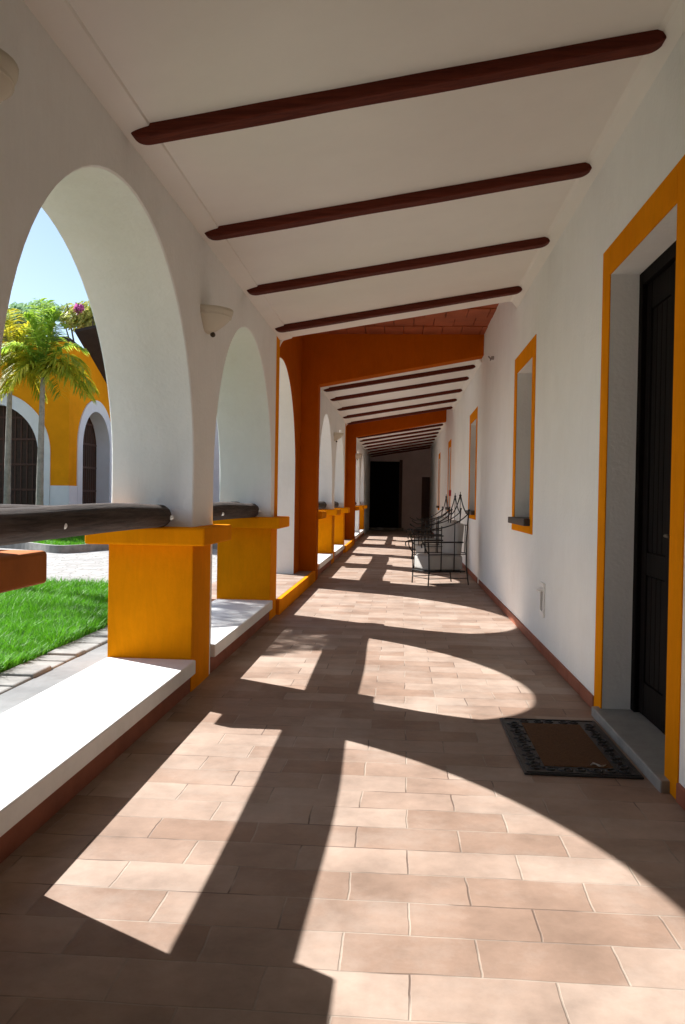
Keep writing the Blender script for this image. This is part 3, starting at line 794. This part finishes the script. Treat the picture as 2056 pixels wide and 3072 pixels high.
# grass blades
def grass(name, region, n, h, w, rnd):
    m = MB(); V = []; Fs = []
    for _ in range(n):
        x, y = region(rnd)
        a = rnd.uniform(0, 2*math.pi); hh = h*rnd.uniform(.5, 1.25)*(1+.22*math.sin(x*3.1)*math.sin(y*2.7)+.22*math.sin(x*11.3+y*4)*math.sin(y*9.7-x*3)); dx, dy = math.cos(a)*w, math.sin(a)*w
        bx, by = rnd.gauss(0, .35)*hh, rnd.gauss(0, .35)*hh
        i = len(V)
        V += [(x-dx, y-dy, GZ), (x+dx, y+dy, GZ), (x+bx*.5+dx*.7, y+by*.5+dy*.7, GZ+hh*.6), (x+bx*.5-dx*.7, y+by*.5-dy*.7, GZ+hh*.6), (x+bx*1.3, y+by*1.3, GZ+hh)]
        Fs += [(i, i+1, i+2, i+3), (i+3, i+2, i+4)]
    me = bpy.data.meshes.new(name); me.from_pydata(V, [], Fs); me.materials.append(M['grass'])
    o = bpy.data.objects.new(name, me); COL.objects.link(o); o['kind'] = 'stuff'; tag(o, 'bright green clipped lawn grass', 'grass'); m.bm.free()
    return o
def near_region(r):
    y = 3.6+6.05*r.random()**.9
    x = -2.40-r.random()*(min(5.0, .52*y+.3)-2.3 if .52*y > 2.3 else .6)
    return x, y
grass('grass', near_region, 80000, .105, .0036, random.Random(11))
def far_region(r):
    x = -11.5+8.0*r.random(); yk = 17.4
    for a, b in zip(sm, sm[1:]):
        if a.x <= x <= b.x: yk = a.y+(b.y-a.y)*(x-a.x)/max(1e-6, b.x-a.x); break
    return x, yk+.15+6*r.random()**1.4
o = grass('grass', far_region, 30000, .09, .008, random.Random(12)); o['label'] = 'green grass of the far lawn behind the wavy kerb'

# ------------------------------------------------------------------ building across the courtyard
bld = empty('arched_building', (-9.04, 22, GZ), 'ochre building with white rimmed arches across the courtyard', 'building')
bx, by = -9.04, 22.0; H = 5.35
AR, AZ = 1.10, 2.57
FR, FZ, FC = 1.33, 2.34, 2.17
def facade_x(c_list):    # side wall, faces +X
    m = MB(); wall_section(m, bx, bx-.40, by+.502, by+9, GZ, H, [(c, AR, AZ, GZ) for c in c_list]); return m
facade_x([24.0]).build('side_wall', M['orange_far'], bld, True)
m = MB(); wall_section(m, 0, -.5, 0, 9, GZ, H, [(FC, FR, FZ, GZ)])   # built facing +x running along y, then turned to face -Y
m.bm.transform(Matrix.Translation((bx, by, 0)) @ Matrix.Rotation(R_(90), 4, 'Z') @ Matrix.Scale(-1, 4, (1, 0, 0)))
front = m.build('front_wall', M['orange_far'], bld, True)
FT = Matrix.Translation((bx, by, 0)) @ Matrix.Rotation(R_(90), 4, 'Z') @ Matrix.Scale(-1, 4, (1, 0, 0))
def ring(c, tr, AR, AZ, name='arch_trim'):
    m = MB(); x0, x1 = -.02, .035; Ri, Ro = AR-.01, AR+.33
    P = lambda R: [(c-R, GZ)]+arch_pts(c, R, AZ, 32)+[(c+R, GZ)]
    pi, po = P(Ri), P(Ro)
    for i in range(len(pi)-1):
        a, b, c_, d = pi[i], pi[i+1], po[i+1], po[i]
        m.quad([(x1, *a), (x1, *b), (x1, *c_), (x1, *d)]); m.quad([(x1, *d), (x1, *c_), (x0, *c_), (x0, *d)]); m.quad([(x0, *a), (x0, *b), (x1, *b), (x1, *a)])
    m.bm.transform(tr); return m.build(name, M['trim'], bld, True)
ST = Matrix.Translation((bx, 0, 0))
ring(24.0, ST, AR, AZ); ring(FC, FT, FR, FZ)
# white plinth blocks between the arches
for tr, a, b in ((ST, by-.028, 22.56), (FT, .0, .50), (ST, 25.44, 31), (FT, 3.84, 9)):
    m = MB(); m.box(-.01, .028, a, b, GZ, 1.45, .004); m.bm.transform(tr); m.build('plinth', M['trim'], bld, True)
# white lining of the side arch, dark passage and gate behind
def lining2(c, tr, d, AR, AZ):
    m = MB(); P = [(c-AR+.012, GZ)]+arch_pts(c, AR-.012, AZ, 32)+[(c+AR-.012, GZ)]
    va = [m.bm.verts.new((-.02, *p)) for p in P]; vb = [m.bm.verts.new((-d, *p)) for p in P]
    for i in range(len(P)-1):
        f = m.bm.faces.new((va[i], va[i+1], vb[i+1], vb[i])); f.smooth = True
    m.bm.transform(tr); m.build('arch_lining', M['trim'], bld, True)
lining2(24.0, ST, .39, AR, AZ); lining2(FC, FT, .45, FR, FZ)
def gate(c, tr, d, AR, AZ):
    m = MB(); m.box(-d-.06, -d, c-AR-.1, c+AR+.1, GZ, AZ+AR+.1)
    m.bm.transform(tr); g = m.build('gate', M['gatewood'], bld, True)
    m = MB()
    k = c-AR
    while k < c+AR:
        m.box(-d+.001, -d+.02, k+.01, k+.05, GZ+.1, AZ+AR, .003, 1); k += .17
    for z in (.6, 1.3, 2.0, 2.7, 3.3): m.box(-d+.0205, -d+.04, c-AR, c+AR, z, z+.06, .003, 1)
    m.bm.transform(tr); m.build('lattice', M['shutter'], g, True)
gate(24.0, ST, .42, AR, AZ); gate(FC, FT, .47, FR, FZ)
# roof over the side wing, sloping away
m = MB()
def slab(pts, th):
    t = bmesh.new(); a = [t.verts.new(p) for p in pts]; b = [t.verts.new((p[0], p[1], p[2]+th)) for p in pts]
    t.faces.new(a[::-1]); t.faces.new(b)
    for i in range(4): t.faces.new((a[i], a[(i+1) % 4], b[(i+1) % 4], b[i]))
    bmesh.ops.recalc_face_normals(t, faces=t.faces[:]); m.merge(t)
slab([(bx-.05, 22.45, 5.70), (-8.25, 22.45, 5.88), (-8.25, 27.5, 3.55), (bx-.05, 27.5, 3.37)], .08)
slab([(bx-6, 22.0, 5.36), (bx-.05, 22.0, 5.36), (bx-.05, 31, 4.2), (bx-6, 31, 4.2)], .14)
m.build('roof', M['roof'], bld)

# white boundary wall seen as a sliver through the second arch
m = MB(); m.box(-8.9, -1.95, 30.0, 30.25, -.2, 4.2)
origin_to(tag(m.build('garden_wall', M['trim']), 'tall white wall closing the courtyard, a sliver through the second arch', 'wall'), (-4, 30.1, 0))

# ------------------------------------------------------------------ palms
def frond(pts, leaf, n, droop, rnd, width=.022, up=0.0):
    """rachis through pts with paired leaflets"""
    m = MB(); P = [Vector(p) for p in pts]
    m.tube(P, [.016*(1-.8*i/(len(P)-1)) for i in range(len(P))], 6)
    L = len(P)-1
    for k in range(n):
        u = .10+.90*k/n; f = u*L; i = min(int(f), L-1); p = P[i].lerp(P[i+1], f-i); d = (P[i+1]-P[i]).normalized()
        side = d.cross(Vector((0, 0, 1)))
        if side.length < .2: side = Vector((1, .3, 0))
        side.normalize(); nrm = side.cross(d)
        ln = leaf*(.35+.65*math.sin(math.pi*min(1, .12+u*.86)))*rnd.uniform(.8, 1.15)
        for s in (-1, 1):
            o = (side*s*rnd.uniform(.75, 1.1)+d*rnd.uniform(.35, .65)+nrm*rnd.uniform(.1, .5)).normalized()
            a = p+o*ln*.5+Vector((0, 0, -droop*ln*.15)); b = p+o*ln+Vector((0, 0, -droop*ln*.65))
            wv = o.cross(Vector((0, 0, 1)))
            if wv.length < .1: wv = d.copy()
            wv = wv.normalized()*width*rnd.uniform(.7, 1.2)
            v = [m.bm.verts.new(q) for q in (p-wv*.5, p+wv*.5, a+wv, a-wv, b)]
            m.bm.faces.new((v[0], v[1], v[2], v[3])); m.bm.faces.new((v[3], v[2], v[4]))
    return m
def curve3(p0, dirv, length, rise, sag, n=9):
    """arching rachis: starts steep, bends over"""
    out = []; d = Vector(dirv).normalized()
    for k in range(n+1):
        t = k/n
        out.append(Vector(p0)+d*length*t*(.75+.25*t)+Vector((0, 0, rise*t*(1.6-.6*t)-sag*t*t)))
    return out
def palm(loc, h, lean, fr, label, cols, seed, rt=.075):
    rnd = random.Random(seed); e = empty('palm_tree', loc, label, 'palm tree')
    top = Vector((lean[0], lean[1], h)); m = MB(); pts = []; rs = []
    for k in range(25):
        t = k/24; pts.append(Vector((lean[0]*t*t, lean[1]*t*t, h*t))); rs.append(rt*(1.25-.55*t)*(1+.06*(k % 2)))
    m.tube(pts, rs, 12); o = m.build('trunk', M['trunk']); o.parent = e
    for (az, ln, rise, sag, leaf, n, dr, ci) in fr:
        d = (math.cos(R_(az)), math.sin(R_(az)), 0)
        f = frond(curve3(top, d, ln, rise, sag), leaf, n, dr, rnd).build('frond', M[cols[ci]]); f.parent = e
    return e
frA = [(0, 1.25, 1.05, 1.35, .55, 46, 1.0, 0), (-25, 1.05, .95, 1.05, .55, 46, .9, 0), (180, 1.05, 1.05, 1.45, .52, 44, 1.0, 0), (200, .95, 1.3, .7, .5, 42, .8, 1),
       (90, .20, 1.95, .10, .50, 40, .45, 1), (270, .22, 1.85, .05, .52, 42, .45, 1), (0, .30, 1.70, .10, .50, 56, .45, 1), (20, .95, 1.4, .7, .5, 42, .8, 1), (120, 1.0, 1.2, .9, .5, 40, .8, 0), (180, .28, 1.6, .12, .5, 52, .5, 1),
       (60, 1.0, 1.1, .9, .5, 40, .8, 1), (235, .85, .9, 1.25, .5, 40, 1.0, 0), (320, .9, .75, 1.25, .52, 42, 1.0, 0), (345, 1.25, .65, 1.15, .52, 44, 1.0, 0), (205, 1.0, .6, 1.2, .5, 42, 1.0, 0),
       (35, .36, 1.7, .2, .6, 60, .5, 1), (215, .42, 1.6, .2, .6, 56, .5, 1), (330, .5, 1.5, .3, .6, 54, .6, 1), (10, 1.15, .85, 1.3, .55, 46, 1.0, 0), (190, 1.15, .8, 1.4, .55, 46, 1.0, 0), (350, 1.1, 1.25, 1.1, .55, 46, .9, 0), (170, 1.1, 1.3, 1.1, .55, 46, .9, 0)]
palm((-8.50, 19.0, GZ), 3.84, (.05, 0), frA, 'palm tree with an upright bright green plume, nearer the corridor', ('palm_y', 'palm_g'), 21)
frB = [(10, .9, .9, 1.2, .5, 42, 1.0, 0), (170, 1.1, 1.0, 1.3, .52, 44, 1.0, 0), (215, 1.0, 1.3, .8, .52, 44, .8, 0), (330, 1.0, 1.3, .9, .52, 44, .8, 0),
       (90, .6, 1.5, .4, .5, 44, .6, 0), (270, .5, 1.45, .45, .55, 48, .7, 0), (40, .9, 1.3, .7, .5, 42, .8, 1), (130, .9, 1.2, .9, .5, 42, .8, 0), (250, .8, .8, 1.2, .5, 42, 1.0, 0), (300, .85, .8, 1.3, .5, 42, 1.0, 0), (350, 1.0, 1.5, .6, .5, 42, .7, 0), (20, .8, .5, 1.2, .5, 40, 1.0, 0), (0, 1.0, 1.2, 1.2, .55, 46, 1.0, 0), (335, 1.05, .9, 1.25, .55, 46, 1.0, 0), (15, .7, 1.6, .5, .55, 46, .7, 0), (290, .6, 1.6, .3, .55, 46, .6, 0), (345, .9, .55, 1.3, .5, 42, 1.0, 0)]
palm((-9.68, 19.8, GZ), 4.2, (.05, 0), frB, 'yellowish palm tree at the left edge of the arch view', ('palm_y', 'palm_g'), 22)
frC = [(k*36+7, 1.35, 1.1, 1.25, .42, 36, .9, k % 2) for k in range(10)]
palm((-7.3, 10.6, GZ), 5.3, (.15, 0), frC, 'tall palm left of the view whose fronds shade the floor', ('palm_y', 'palm_g'), 23)

# ------------------------------------------------------------------ trees behind the building
def tree(loc, h, rad, label, lm, seed, n=2600, flowers=0, size=.09):
    rnd = random.Random(seed); e = empty('flowering_tree' if flowers else 'garden_tree', loc, label, 'tree')
    m = MB(); m.tube([(0, 0, -.3), (.1, 0, h*.5), (.0, .1, h)], [.16, .11, .05], 9)
    for k in range(6):
        a = k*1.05; m.tube([(.05, 0, h*.55), (rad*.45*math.cos(a), rad*.45*math.sin(a), h*.85), (rad*.75*math.cos(a), rad*.75*math.sin(a), h*1.02+.2*math.sin(k*2))], [.06, .035, .012], 6)
    o = m.build('trunk', M['bark']); o.parent = e
    m = MB()
    for k in range(9):
        a = k*2.4; rr = rad*.62*math.sqrt((k+.5)/9)
        leaf_cloud(m, (rr*math.cos(a), rr*math.sin(a), h+.25*rad*math.sin(k*1.7)), (rad*.48, rad*.48, rad*.36), n//9, size, rnd)
    o = m.build('crown', M[lm]); o.parent = e
    if flowers:
        for c_, r_, n_ in (((-.05*rad, -rad*.6, h+rad*.15), rad*.17, flowers), ((rad*.6, -rad*.3, h+rad*.3), rad*.16, flowers//2)):
            m = MB(); leaf_cloud(m, c_, (r_, r_, r_), n_, size*.7, rnd); o = m.build('flowers', M['pink']); o.parent = e
tree((-10.2, 26.3, 0), 6.9, 1.15, 'yellow leaved flowering tree with magenta bracts right of the plumed palm', 'leaf_a', 31, 2600, 160)
tree((-12.0, 26.0, 0), 6.85, 1.15, 'grey green tree behind the two palms', 'leaf_b', 32, 1500)
tree((-13.1, 26.4, 0), 6.4, 1.2, 'yellow green tree behind the left palm', 'leaf_a', 33, 2400)
tree((-9.3, 19.0, 0), 7.4, .9, 'pink flowering tree touching the left edge of the arch', 'leaf_b', 34, 300, 120, .06) if False else None

# ------------------------------------------------------------------ camera
cam = bpy.data.cameras.new('Camera'); co = bpy.data.objects.new('Camera', cam); COL.objects.link(co)
Rr = [[0.9973493327763346, 0.07086709616292229, 0.016497366215098532], [0.01752551877011274, -0.013910948506055162, -0.999749639511563], [-0.07061985983020906, 0.9973887608114987, -0.015116057834786745]]
right, down, fwd = (Vector(r) for r in Rr)
mw = Matrix.Identity(4)
for i in range(3):
    mw[i][0] = right[i]; mw[i][1] = -down[i]; mw[i][2] = -fwd[i]
mw.translation = Vector((0, 0, 1.2)); co.matrix_world = mw
cam.sensor_fit = 'VERTICAL'; cam.sensor_height = 36; cam.lens = 36*1900/2343
cam.clip_start = .05; cam.clip_end = 2000
sc.camera = co

# ------------------------------------------------------------------ light
sd = Vector((-1, .60, .985)).normalized()
elev = math.asin(sd.z); az = math.atan2(sd.x, sd.y)
w = bpy.data.worlds.new('World'); sc.world = w; w.use_nodes = True
nt = w.node_tree; bg = nt.nodes['Background']
sky = nt.nodes.new('ShaderNodeTexSky'); sky.sky_type = 'NISHITA'; sky.sun_disc = False
sky.sun_elevation = elev; sky.sun_rotation = az; sky.air_density = 1.0; sky.dust_density = .6; sky.ozone_density = 1.25; sky.altitude = 50
nt.links.new(sky.outputs[0], bg.inputs[0]); bg.inputs[1].default_value = .067
sl = bpy.data.lights.new('Sun', 'SUN'); sl.energy = 5.0; sl.angle = R_(.5); sl.color = (1, .99, .97)
so = bpy.data.objects.new('Sun', sl); COL.objects.link(so); so.rotation_euler = sd.to_track_quat('Z', 'Y').to_euler(); so.location = (-10, 6, 12)

sc.view_settings.view_transform = 'Standard'; sc.view_settings.look = 'None'
sc.view_settings.exposure = 1.36; sc.view_settings.gamma = 1
sc.cycles.max_bounces = 10; sc.cycles.diffuse_bounces = 4; sc.cycles.use_denoising = True
sc.cycles.sample_clamp_indirect = 8
